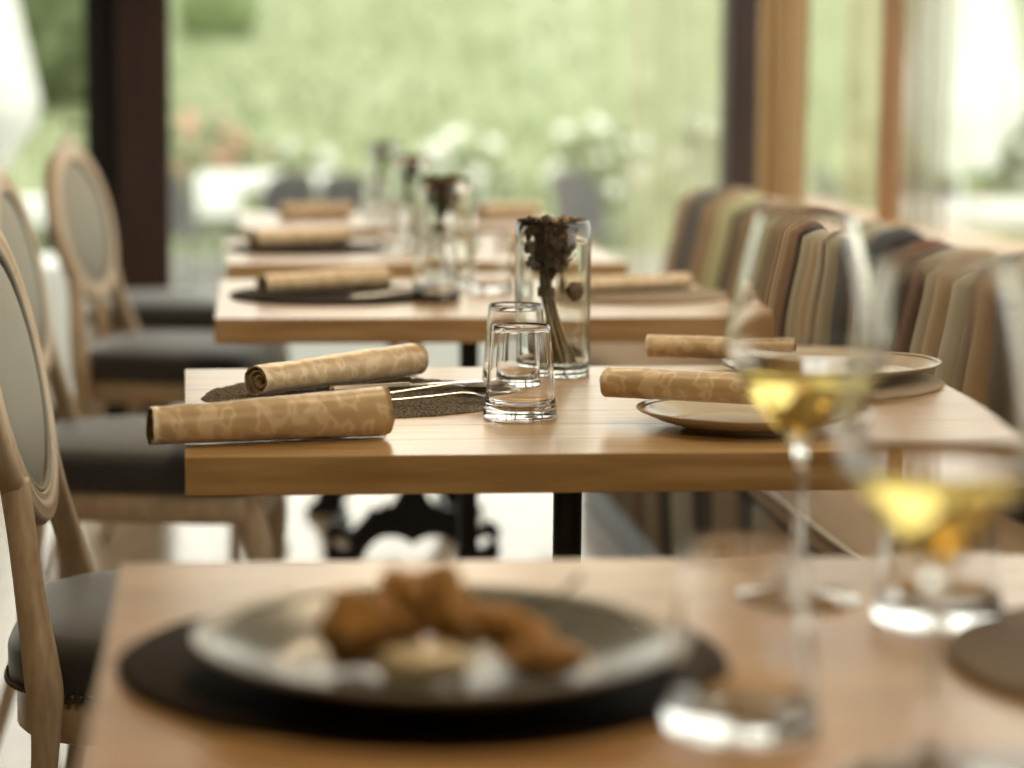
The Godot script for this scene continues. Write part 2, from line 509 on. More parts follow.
func build_tables() -> void:
	var boards := 7
	var bw := TD / boards
	var feet := [cast_foot(-1), cast_foot(1)]
	var col := lathe_mesh([Vector2(0, .34), Vector2(.016, .34), Vector2(.016, .69), Vector2(.024, .70), Vector2(.024, .704), Vector2(0, .704)], 16)
	var plate := box_mesh(Vector3(.42, .008, .42), .002)
	var run := box_mesh(Vector3(.04, .022, .44), .006)
	var specs := [
		[.358, -1.838 + TD / 2, 0.0, "light oak table laid with the plate of fried food and tall wine glasses"],
		[.405, -2.362 - TD / 2, 0.012, "oak table with two tumblers and a tall glass vase between four napkins"],
		[.415, -3.715 - TD / 2, -0.015, "oak table standing behind the one with the tall dried flower vase"],
		[.41, -4.815 - TD / 2, 0.0, "oak table on ornate cast iron feet, second from the meadow window"],
		[.45, -5.915 - TD / 2, 0.0, "oak table at the end of the row, next to the meadow window"]]
	var wide := [.86, .88, .825, .78, .78]
	for i in specs.size():
		var s: Array = specs[i]
		var t := thing("dining_table", s[3], "table", Vector3(s[0], 0, s[1]), s[2], "oak tables along the bench")
		var bm := box_mesh(Vector3(wide[i], TH, bw - .0002), .0007)
		for k in boards:
			part("board", bm, M["oak%d" % ((k * 2 + i) % 3)], t, Vector3(0, .75 - TH / 2, TD / 2 - bw * (k + .5)))
		part("mounting_plate", plate, M.iron, t, Vector3(0, .708, 0))
		var dx: float = -.017 if i == 1 else 0.0
		part("column", col, M.iron, t, Vector3(dx, 0, 0))
		part("foot", feet[0], M.iron, t, Vector3(dx, 0, 0))
		part("foot", feet[1], M.iron, t, Vector3(dx, 0, 0))
		part("runner", run, M.iron, t, Vector3(dx - .14, .011, 0))
		part("runner", run, M.iron, t, Vector3(dx + .14, .011, 0))

func ring_sweep(st: SurfaceTool, a: float, b: float, sec: Array, segs: int, xf: Transform3D) -> void:
	# an ellipse in the local y-z plane, section points (outward, forward x)
	st.set_smooth_group(0)
	var rings := []
	for k in segs:
		var t := TAU * k / segs
		var c := Vector3(0, b * sin(t), a * cos(t))
		var n := Vector3(0, sin(t) / b, cos(t) / a).normalized()
		var ring := []
		for s in sec:
			ring.append(xf * (c + n * s.x + Vector3(s.y, 0, 0)))
		rings.append([ring, xf * c])
	for k in segs:
		var k2 := (k + 1) % segs
		for j in sec.size():
			var j2 := (j + 1) % sec.size()
			var q0: Vector3 = rings[k][0][j]
			var q2: Vector3 = rings[k2][0][j2]
			quad(st, q0, rings[k][0][j2], q2, rings[k2][0][j], (q0 + q2) / 2.0 - (rings[k][1] + rings[k2][1]) / 2.0)

func oval_pad(a: float, b: float, depth: float, xf: Transform3D, sgn: float) -> ArrayMesh:
	var st := new_st()
	var nr := 8
	var ns := 36
	var P := func(i: int, k: int) -> Vector3:
		var f := float(i) / nr
		var t := TAU * k / ns
		return xf * Vector3(sgn * depth * pow(1.0 - f * f, .6), b * f * sin(t), a * f * cos(t))
	for i in nr:
		for k in ns:
			if i == 0:
				tri(st, P.call(0, 0), P.call(1, k), P.call(1, k + 1), xf.basis * Vector3(sgn, 0, 0))
			else:
				quad(st, P.call(i, k), P.call(i + 1, k), P.call(i + 1, k + 1), P.call(i, k + 1), xf.basis * Vector3(sgn, 0, 0))
	return done(st)

# rounded trapezoid outline of the seat, front towards +x
func seat_outline(grow := 0.0, n := 40) -> Array:
	var out := []
	for k in n:
		var t := TAU * k / n
		var cs := cos(t)
		var sn := sin(t)
		var x := ((.185 if cs > 0.0 else .232) + grow) * signf(cs) * pow(absf(cs), .42)
		var hw := lerpf(.205, .25, (x + .23) / .415) + grow
		out.append(Vector2(x, hw * signf(sn) * pow(absf(sn), .42)))
	return out

func layered(levels: Array, n := 40, top_dome := 0.0) -> ArrayMesh:
	# levels: [grow, y]; closes both ends
	var st := new_st()
	var rows := []
	for l in levels:
		var o := []
		for p in seat_outline(l[0], n): o.append(Vector3(p.x, l[1], p.y))
		rows.append(o)
	for i in rows.size() - 1:
		for k in n:
			var k2 := (k + 1) % n
			var a: Vector3 = rows[i][k]
			var c: Vector3 = rows[i + 1][k2]
			var o := Vector3(a.x + c.x, 0, a.z + c.z)
			if absf(levels[i][1] - levels[i + 1][1]) < .004: o = Vector3.UP
			quad(st, a, rows[i][k2], c, rows[i + 1][k], o + Vector3(0, .2, 0))
	var top: float = levels[-1][1] + top_dome
	for k in n:
		tri(st, Vector3(0, top, 0), rows[-1][k], rows[-1][(k + 1) % n], Vector3.UP)
		tri(st, Vector3(0, levels[0][1], 0), rows[0][k], rows[0][(k + 1) % n], Vector3.DOWN)
	return done(st)

func build_chairs() -> void:
	var lean := deg_to_rad(12.0)
	# the oval back, tilted backwards about its foot
	var bx := Transform3D(Basis(Vector3.BACK, lean), Vector3(-.250, .780, 0))
	var sec := [Vector2(-.019, -.014), Vector2(-.019, .009), Vector2(-.013, .014), Vector2(-.009, .010), Vector2(-.004, .014), Vector2(.005, .0155), Vector2(.012, .011), Vector2(.015, .013), Vector2(.020, .005), Vector2(.020, -.012), Vector2(.014, -.016)]
	var st := new_st()
	ring_sweep(st, .182, .160, sec, 56, bx)
	var ring := done(st)
	var pad := oval_pad(.166, .144, .022, bx, 1.0)
	var pad_back := oval_pad(.166, .144, .014, bx, -1.0)
	st = new_st()
	for s in [-1.0]:
		var pp := []
		for k in 41: pp.append(bx * Vector3(.009, .141 * sin(TAU * k / 40), .163 * cos(TAU * k / 40)))
		add_tube(st, pp, .0042, null, 6)
	var cord := done(st)
	var cushion := layered([[.004, .447], [.010, .455], [.011, .49], [.006, .502], [-.02, .512], [-.07, .521], [-.13, .526]], 44, .002)
	var rail := layered([[-.004, .398], [.002, .404], [.002, .440], [-.002, .447]], 44)
	st = new_st()
	for p in seat_outline(.0125, 120):
		var sph := SphereMesh.new()
		sph.radius = .0035; sph.height = .007; sph.radial_segments = 6; sph.rings = 3
		st.append_from(sph, 0, Transform3D(Basis(), Vector3(p.x, .455, p.y)))
	var nails := st.commit()
	var legs := []
	for s in [-1.0, 1.0]:
		var path := smooth([Vector3(-.228, .675, s * .135), Vector3(-.218, .62, s * .152), Vector3(-.204, .55, s * .190), Vector3(-.190, .48, s * .216), Vector3(-.186, .43, s * .222), Vector3(-.195, .32, s * .222), Vector3(-.222, .17, s * .222), Vector3(-.275, 0, s * .222)], 5)
		var ra := []
		var rb := []
		for k in path.size():
			var f := float(k) / (path.size() - 1)
			ra.append(.0165 + .006 * exp(-pow((f - .46) / .14, 2.0)) - .005 * f)
			rb.append(.0165 + .005 * exp(-pow((f - .46) / .14, 2.0)) - .005 * f)
		legs.append(tube_mesh(path, ra, rb, 12, Vector3.BACK, 3.6))
	for s in [-1.0, 1.0]:
		var path := smooth([Vector3(.155, .445, s * .205), Vector3(.16, .40, s * .21), Vector3(.172, .33, s * .222), Vector3(.165, .2, s * .214), Vector3(.156, .07, s * .206), Vector3(.165, 0, s * .212)], 5)
		var ra := []
		for k in path.size():
			var f := float(k) / (path.size() - 1)
			ra.append(lerpf(.024, .013, pow(f, .7)) + .004 * exp(-pow((f - .3) / .12, 2.0)) + .003 * exp(-pow((f - 1.0) / .06, 2.0)))
		legs.append(tube_mesh(path, ra, ra, 14, Vector3.BACK, 3.0))
	var spots := [
		[Vector3(.014, 0, -2.815), -0.05, "oval backed grey chair with beige frame, drawn up to the two-tumbler table"],
		[Vector3(-.085, 0, -4.18), -0.08, "oval backed grey chair drawn up to the second oak table of the row"],
		[Vector3(-.06, 0, -5.62), -0.25, "oval backed chair at the table on ornate iron feet, back leaning before the brown post"],
		[Vector3(-.11, 0, -6.78), 0.0, "oval backed grey chair at the table next to the meadow window"]]
	spots[1][2] = "oval backed grey chair between the two-tumbler table's chair and the one before the brown post"
	for s in spots:
		var t := thing("dining_chair", s[2], "chair", s[0], s[1], "oval backed chairs along the tables")
		part("back_frame", ring, M.chairwood, t)
		part("back_pad", pad, M.linen, t)
		part("back_lining", pad_back, M.linen, t)
		part("piping", cord, M.linen, t)
		part("seat_rail", rail, M.chairwood, t)
		var cu := part("seat_cushion", cushion, M.charcoal, t)
		tag(part("nailhead_trim", nails, M.nail, cu), "", "", "", "stuff")
		for l in legs: part("leg", l, M.chairwood, t)

# one long bench with a back of many padded fabric channels
func build_bench() -> void:
	var z0 := -6.55
	var z1 := 1.2
	var L := z1 - z0
	var t := thing("bench", "long upholstered bench with a back of striped fabric channels under the side window", "bench", Vector3(0, 0, 0))
	part("plinth", box_mesh(Vector3(.40, .16, L - .1), .004), M.iron, t, Vector3(1.16, .08, (z0 + z1) / 2))
	var names := ["tan", "black", "taupe", "tan", "sand", "sage", "mud", "taupe", "tan", "taupe", "tan", "sand", "tan", "rust", "black", "grey", "sand", "grey", "taupe", "grey", "black", "mud", "rust", "plum", "grey", "sand", "grey", "taupe"]
	var widths := [.14, .22, .08, .09, .08, .17, .06, .08, .08, .07, .08, .08, .07, .07, .05, .10, .09, .09, .08, .09, .21, .05, .08, .08, .11, .10, .12, .1]
	var r := RandomNumberGenerator.new()
	r.seed = 77
	# seat base front and cushion, in lengths of many cloths
	var z := z0
	var i := 0
	while z < z1 - .05:
		var w: float = widths[i % widths.size()]
		if z > -3.3: w = .14
		w = minf(w, z1 - z)
		var nm: String = names[i % names.size()]
		var bulge := r.randf_range(.016, .034)
		var top := .80 + r.randf_range(-.008, .018)
		var sway := r.randf_range(-.012, .012)
		var st := new_st()
		var rows := []
		for j in 13:
			# profile from the seat up the front, over the top and down behind
			var prof: Array = [[1.175, .44], [1.172, .50], [1.182, .58], [1.198, .66], [1.216, .735], [1.225, .775], [1.245, top], [1.275, top + .008], [1.302, top - .006], [1.31, .76], [1.312, .62], [1.312, .5], [1.312, .42]]
			var q: Array = prof[j]
			var ring := []
			for k in 9:
				var f := float(k) / 8 * 2.0 - 1.0
				var puff: float = bulge * (1.0 - pow(absf(f), 2.4))
				var nx: float = -1.0 if j < 6 else (1.0 if j > 8 else 0.0)
				var ny: float = 1.0 if (j >= 5 and j <= 9) else 0.0
				var lift := sway * sin(j * .5) if j < 8 else 0.0
				ring.append(Vector3(q[0] + (nx * puff if nx < 0 else 0.0), q[1] + ny * puff * .6, z + w * (f + 1.0) / 2.0 + lift))
			rows.append(ring)
		for j in 12:
			for k in 8:
				var a: Vector3 = rows[j][k]
				var c: Vector3 = rows[j + 1][k + 1]
				quad(st, a, rows[j][k + 1], c, rows[j + 1][k], (a + c) / 2.0 - Vector3(1.26, .6, a.z))
		for e in [0, 8]:
			for j in range(1, 11):
				tri(st, rows[0][e], rows[j][e], rows[j + 1][e], Vector3(0, 0, -1 if e == 0 else 1))
		part("back_channel", done(st), M["band_" + nm], t)
		# the front of the base below the seat
		st = new_st()
		var fr := []
		var pr := [[.882, .17], [.872, .19], [.866, .30], [.862, .40], [.862, .43], [.95, .43]]
		for j in pr.size():
			var ring := []
			for k in 7:
				var f := float(k) / 6 * 2.0 - 1.0
				ring.append(Vector3(pr[j][0] - .010 * (1.0 - f * f) * (1.0 if j < 5 else 0.0), pr[j][1], z + w * (f + 1.0) / 2.0))
			fr.append(ring)
		for j in pr.size() - 1:
			for k in 6:
				var a: Vector3 = fr[j][k]
				var c: Vector3 = fr[j + 1][k + 1]
				quad(st, a, fr[j][k + 1], c, fr[j + 1][k], Vector3(-1, .05, 0))
		part("base_panel", done(st), M["band_" + names[(i * 5 + 3) % names.size()]], t)
		z += w
		i += 1
	# seat cushions
	var n := 6
	for k in n:
		var st2 := new_st()
		var cl := L / n
		var zz := z0 + cl * k + .004
		var prof := smooth([Vector2(.90, .432), Vector2(.856, .438), Vector2(.850, .455), Vector2(.862, .474), Vector2(.91, .487), Vector2(1.0, .492), Vector2(1.10, .485), Vector2(1.165, .468)], 3)
		var cols := 12
		var P := func(j: int, m: int) -> Vector3:
			var f := float(m) / cols
			var e: float = 1.0 - pow(absf(f * 2 - 1), 8.0)
			var p: Vector2 = prof[j]
			return Vector3(p.x, lerpf(.45, p.y, .35 + .65 * e), zz + f * (cl - .008))
		for j in prof.size() - 1:
			for m in cols:
				quad(st2, P.call(j, m), P.call(j, m + 1), P.call(j + 1, m + 1), P.call(j + 1, m), Vector3(-.5, 1, 0))
		var cu := part("seat_cushion", done(st2), M.band_taupe if k % 2 else M.band_tan, t)
		part("piping", tube_mesh([Vector3(.853, .470, zz), Vector3(.849, .473, zz + cl * .5), Vector3(.853, .470, zz + cl - .008)], .0035, null, 6), M.piping, cu)
	part("back_board", box_mesh(Vector3(.03, .78, L), .004), M.sill, t, Vector3(1.325, .40, (z0 + z1) / 2))

# ------------------------------------------------------------------ tableware
func napkin_mesh(length: float, r0: float, r1: float, flat: float, sd: int, phase: float, turns := 2.6) -> ArrayMesh:
	# a cloth rolled round the local x axis, resting on y = 0
	var st := SurfaceTool.new()
	st.begin(Mesh.PRIMITIVE_TRIANGLES)
	st.set_smooth_group(0)
	var nz := FastNoiseLite.new()
	nz.seed = sd
	nz.frequency = 1.0
	var ns := int(turns * 26)
	var nl := 26
	var P := func(i: int, l: int, off: float) -> Vector3:
		var f := float(i) / ns
		var u := float(l) / nl
		var R := lerpf(r0, r1, u) * (1.0 + .035 * nz.get_noise_2d(u * 5.0, 0.0))
		var an := f * turns * TAU + phase + .12 * nz.get_noise_2d(u * 3.0, 9.0)
		var r := R * (.30 + .70 * f) - off
		r *= 1.0 + .10 * nz.get_noise_2d(an * .8, u * 3.0 + 20.0) * (1.0 - f * .5)
		var y := sin(an) * r * flat
		var zz := cos(an) * r * (1.0 + (1.0 - flat) * .5)
		y = maxf(y, -R * flat * .86 + off)
		var dx := 0.0
		if l == 0 or l == nl:
			dx = (.002 * nz.get_noise_2d(an * .7, 50.0 + u) + .007 * (1.0 - f)) * (1.0 if l == 0 else -1.0)
		return Vector3((u - .5) * length + dx, y + R * flat * .86, zz)
	var th := .0017
	var V := func(i: int, l: int, off: float) -> void:
		var R := lerpf(r0, r1, float(l) / nl)
		st.set_uv(Vector2(float(i) / ns * turns * TAU * R * .7, float(l) / nl * length))
		st.add_vertex(P.call(i, l, off))
	for l in nl:
		for i in ns:
			for tr in [[[0, 0], [1, 0], [1, 1]], [[0, 0], [1, 1], [0, 1]]]:
				for v in tr: V.call(i + v[0], l + v[1], 0.0)
				for v in [tr[0], tr[2], tr[1]]: V.call(i + v[0], l + v[1], th)
	for i in ns:
		for e in [0, nl]:
			var o := [[i, 0.0], [i + 1, 0.0], [i + 1, th], [i, 0.0], [i + 1, th], [i, th]]
			if e == nl: o.reverse()
			for v in o: V.call(v[0], e, v[1])
	for l in nl:
		for e in [0, ns]:
			var o := [[l, 0.0], [l + 1, 0.0], [l + 1, th], [l, 0.0], [l + 1, th], [l, th]]
			for v in o: V.call(e, v[0], v[1])
	st.generate_normals()
	return st.commit()

func napkin(a: Vector3, b: Vector3, r0: float, r1: float, flat: float, sd: int, m: Material, label: String, spin := 0.0) -> void:
	var d := b - a
	var o := solo("rolled_napkin", napkin_mesh(d.length(), r0, r1, flat, sd, 2.2 + spin), m, label, "napkin", (a + b) / 2.0, Vector3.ZERO, "rolled damask napkins")
	o.rotation = Vector3(0, atan2(-d.z, d.x), atan2(d.y, Vector2(d.x, d.z).length()))

func mat_mesh(r: float, h: float, wob: float, ws: int) -> ArrayMesh:
	return lathe_mesh([Vector2(0, 0), Vector2(r - .002, 0), Vector2(r, h * .4), Vector2(r - .001, h * .8), Vector2(r - .004, h), Vector2(r * .66, h), Vector2(r * .33, h), Vector2(0, h)], 72, wob, ws)

# a thick boucle disc: lumps of yarn on a round outline
func fuzzy_mat(r: float, h: float, sd: int) -> ArrayMesh:
	var nz := FastNoiseLite.new()
	nz.seed = sd
	nz.frequency = 90.0
	nz.fractal_octaves = 2
	var st := new_st()
	var nr := 46
	var ns := 200
	var P := func(i: int, k: int) -> Vector3:
		var f := float(i) / nr
		var t := TAU * (k % ns) / ns
		var edge := 1.0 + .018 * nz.get_noise_2d(cos(t) * .05, sin(t) * .05) + .008 * sin(t * 3.0 + sd)
		var q := Vector3(cos(t), 0, sin(t)) * r * minf(f, 1.0) * edge
		q.y = h * (1.0 - pow(f, 26.0)) * (.72 + .42 * nz.get_noise_3d(q.x, 3.0, q.z)) if i < nr else 0.0
		return q
	for i in nr:
		for k in ns:
			if i == 0:
				tri(st, P.call(0, 0), P.call(1, k), P.call(1, k + 1), Vector3.UP)
			else:
				quad(st, P.call(i, k), P.call(i + 1, k), P.call(i + 1, k + 1), P.call(i, k + 1), Vector3.UP)
	for k in ns:
		tri(st, Vector3.ZERO, P.call(nr, k), P.call(nr, k + 1), Vector3.DOWN)
	return done(st)

func plate(at: Vector3, r: float, h: float, mbody: Material, mrim: Material, label: String, group: String) -> void:
	var t := thing("plate", label, "plate", at, 0.0, group)
	part("plate_body", lathe_mesh(smooth([Vector2(0, .003), Vector2(r * .52, .003), Vector2(r * .54, 0), Vector2(r * .58, 0), Vector2(r * .62, .004), Vector2(r * .80, h * .45), Vector2(r * .97, h * .92)], 3) + smooth([Vector2(r * .965, h), Vector2(r * .80, h * .62), Vector2(r * .66, h * .34), Vector2(r * .55, .0075), Vector2(r * .3, .0065), Vector2(0, .0065)], 3), 72), mbody, t)
	part("plate_rim", lathe_mesh(smooth([Vector2(r * .955, h * .90), Vector2(r * .985, h * .93), Vector2(r, h * 1.02), Vector2(r * .992, h * 1.1), Vector2(r * .965, h * 1.06), Vector2(r * .945, h * .99)], 3), 72), mrim, t)

func tumbler_mesh(rb: float, rt: float, h: float) -> ArrayMesh:
	var o := smooth([Vector2(0, .001), Vector2(rb * .6, .0012), Vector2(rb * .9, 0), Vector2(rb * .985, .002), Vector2(rb, .006), Vector2(lerpf(rb, rt, .3), h * .3), Vector2(lerpf(rb, rt, .7), h * .7), Vector2(rt, h - .0008)], 4)
	var i := smooth([Vector2(rt - .0008, h), Vector2(rt - .0017, h - .001), Vector2(lerpf(rb, rt, .7) - .0019, h * .7), Vector2(lerpf(rb, rt, .3) - .0022, h * .3), Vector2(rb - .005, .018), Vector2(rb - .012, .0115), Vector2(rb * .4, .0095), Vector2(0, .009)], 4)
	return lathe_mesh(o + i, 64)

func wine_glass(at: Vector3, s: float, label: String) -> void:
	var t := thing("wine_glass", label, "wine glass", at, 0.0, "wine glasses on the front table")
	var o := smooth([Vector2(0, 0), Vector2(.036, 0), Vector2(.0435, .0008), Vector2(.044, .0018)], 3) + smooth([Vector2(.040, .003), Vector2(.020, .006), Vector2(.008, .011), Vector2(.0042, .022), Vector2(.0036, .05), Vector2(.0036, .09), Vector2(.0048, .104), Vector2(.009, .113), Vector2(.0185, .123), Vector2(.035, .142), Vector2(.0455, .158), Vector2(.0505, .172), Vector2(.0515, .18), Vector2(.0500, .192), Vector2(.0440, .222), Vector2(.0365, .254), Vector2(.0335, .267)], 4)
	var inn := smooth([Vector2(.0330, .2676), Vector2(.0325, .267), Vector2(.0355, .254), Vector2(.0430, .222), Vector2(.0489, .192), Vector2(.0504, .18), Vector2(.0494, .172), Vector2(.0443, .1585), Vector2(.0338, .1432), Vector2(.0172, .1245), Vector2(.008, .1162), Vector2(0, .1140)], 4)
	var pr := []
	for v in o + inn: pr.append(v * s)
	part("glass", lathe_mesh(pr, 72), M.glass, t)
	var w := [Vector2(0, .1138), Vector2(.0082, .1160), Vector2(.0174, .1243), Vector2(.0340, .1430), Vector2(.0447, .1588), Vector2(.0474, .1640), Vector2(.0470, .1635), Vector2(.030, .163), Vector2(0, .163)]
	var wp := []
	for v in w: wp.append(v * s)
	tag(part("white_wine", lathe_mesh(wp, 64), M.wine, t), "golden white wine in the bowl")

func build_vases() -> void:
	var R := .0455
	var H := .182
	var vm := lathe_mesh(smooth([Vector2(0, .001), Vector2(R * .8, .0005), Vector2(R * .96, .001), Vector2(R, .005), Vector2(R, H * .5), Vector2(R, H - .001)], 3) + smooth([Vector2(R - .001, H), Vector2(R - .0022, H - .001), Vector2(R - .0024, H * .5), Vector2(R - .0026, .018), Vector2(R - .010, .0105), Vector2(0, .010)], 3), 64)
	var heads := []
	for k in 4: heads.append(blob_mesh(Vector3(.0075, .0065, .0075), .75, .12, 200 + k, 7, 10))
	var ball := blob_mesh(Vector3(.011, .011, .011), .35, .2, 220, 10, 14)
	var specs := [
		[Vector3(.406, .75, -2.995), 1.0, "tall clear glass vase behind the two tumblers", "bunch of dried brown flowers in the tall vase behind the two tumblers"],
		[Vector3(.392, .75, -4.27), 1.0, "clear glass vase on the second oak table of the row", "dark dried flower bunch in the vase on the second table of the row"],
		[Vector3(.425, .75, -5.40), 1.0, "clear glass vase on the table with ornate iron feet", "slim dark dried bouquet in the vase on the table with ornate iron feet"],
		[Vector3(.43, .75, -6.42), 1.0, "clear glass vase on the table next to the meadow window", "reddish dried bouquet in the vase next to the meadow window"]]
	specs[1][2] = "clear glass vase on the table behind the tall vase's table"
	specs[1][3] = "dark dried flower bunch on the table behind the tall vase's table"
	for i in specs.size():
		var s: Array = specs[i]
		solo("glass_vase", vm, M.glass_green, s[2], "vase", s[0], Vector3.ZERO, "glass vases with dried flowers")
		var r := RandomNumberGenerator.new()
		r.seed = 300 + i
		var t := thing("dried_bouquet", s[3], "bouquet", s[0] + Vector3(0, .0108, 0), 0.0, "dried bouquets in vases")
		var waist := Vector3(-.008, .090, .0)
		# stems below the tie
		for k in 11:
			var an := r.randf() * TAU
			var rad := sqrt(r.randf()) * .017
			var ft := Vector3(.017, .002, .002) + Vector3(cos(an), 0, sin(an)) * rad * .9
			var wp := waist + Vector3(r.randf_range(-.006, .006), 0, r.randf_range(-.006, .006))
			part("stem", tube_mesh([ft, ft.lerp(wp, .5) + Vector3(r.randf_range(-.002, .002), 0, 0), wp, wp + Vector3(-.001, .02, 0)], .0016 if k % 3 else .0023, null, 6), M.stem if k % 4 else M.stem_dark, t)
		part("tie", tube_mesh([waist + Vector3(0, -.005, 0), waist + Vector3(0, .006, 0)], .0105, null, 14), M.stem_dark, t)
		var wid: float = [1.0, .85, .55, .5][i]
		# twigs fanning out above the tie with heads upon them
		for k in (190 if i == 0 else (110 if i == 1 else 44)):
			var an := r.randf() * TAU
			var f := sqrt(r.randf())
			var up := r.randf_range(.25, 1.0) if k % 3 else r.randf_range(.85, 1.03)
			var rr := minf((.010 + .030 * pow(up, .5)) * f * wid, .036)
			var tip := waist + Vector3(cos(an) * rr + .010 * up, .010 + up * .078, sin(an) * rr)
			if Vector2(tip.x, tip.z).length() > R - .013 and tip.y < H - .006:
				var k2 := (R - .013) / Vector2(tip.x, tip.z).length()
				tip = Vector3(tip.x * k2, tip.y, tip.z * k2)
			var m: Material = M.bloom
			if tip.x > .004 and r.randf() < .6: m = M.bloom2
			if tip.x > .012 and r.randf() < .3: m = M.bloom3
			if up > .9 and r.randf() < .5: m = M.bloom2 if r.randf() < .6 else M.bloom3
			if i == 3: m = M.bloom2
			var hd := part("flower_head", heads[k % 4], m, t, tip, Vector3(r.randf() * 3, r.randf() * 6, 0))
			hd.scale = Vector3.ONE * (r.randf_range(.5, .95) if up < .85 else r.randf_range(.3, .6))
		var st := new_st()
		for k in 60:
			var an := r.randf() * TAU
			var f := sqrt(r.randf())
			var e := waist + Vector3(cos(an) * f * .028 * wid + .008, r.randf_range(.04, .084), sin(an) * f * .030 * wid)
			add_tube(st, [waist + Vector3(0, .004, 0), waist.lerp(e, .5) + Vector3(0, .008, 0), e], .0007, null, 4)
		tag(part("twigs", done(st), M.bloom2, t), "fine brown twigs", "", "", "stuff")
		if i == 0:
			part("seed_ball", ball, M.bloom2, t, Vector3(.0255, .092, .010))

func fork_mesh() -> ArrayMesh:
	var st := new_st()
	add_tube(st, smooth([Vector3(-.095, .002, 0), Vector3(-.05, .003, 0), Vector3(0, .006, 0), Vector3(.03, .008, 0), Vector3(.045, .006, 0)], 4), [.0055, .0058, .006, .006, .0058, .0055, .005, .0045, .004, .0035, .0035, .0035, .004, .006, .009, .011, .011], .0012, 8, Vector3.UP)
	for k in 4:
		var zz := -.0085 + .0057 * k
		add_tube(st, smooth([Vector3(.042, .006, zz), Vector3(.06, .003, zz), Vector3(.078, .003, zz), Vector3(.092, .008, zz)], 3), .0015, .001, 6)
	return done(st)

func spoon_mesh() -> ArrayMesh:
	var st := new_st()
	add_tube(st, smooth([Vector3(-.095, .002, 0), Vector3(-.05, .003, 0), Vector3(0, .008, 0), Vector3(.03, .010, 0), Vector3(.045, .007, 0)], 4), [.0055, .0058, .006, .006, .0058, .0055, .005, .0045, .004, .0035, .0035, .0035, .0035, .0038, .004, .0045, .005], .0013, 8)
	var P := func(i: int, k: int) -> Vector3:
		var f := float(i) / 6
		var t := TAU * k / 20
		return Vector3(.068 + .029 * f * cos(t), .0085 - .0075 * (1.0 - f * f), .0185 * f * sin(t))
	for i in 6:
		for k in 20:
			for o in [1.0, -1.0]:
				var dn := Vector3(0, -.0011, 0) if o < 0 else Vector3.ZERO
				if i == 0:
					tri(st, P.call(0, 0) + dn, P.call(1, k) + dn, P.call(1, k + 1) + dn, Vector3(0, o, 0))
				else:
					quad(st, P.call(i, k) + dn, P.call(i + 1, k) + dn, P.call(i + 1, k + 1) + dn, P.call(i, k + 1) + dn, Vector3(0, o, 0))
	return done(st)

func knife_mesh() -> ArrayMesh:
	var st := new_st()
	add_box(st, Vector3(-.055, .004, 0), Vector3(.10, .007, .013), .003)
	var poly := PackedVector2Array([Vector2(-.005, -.006), Vector2(.09, -.008), Vector2(.108, -.004), Vector2(.112, .004), Vector2(.10, .007), Vector2(-.005, .006)])
	add_prism(st, poly, .0018, Transform3D(Basis(Vector3.RIGHT, PI / 2), Vector3(0, .004, 0)))
	return done(st)

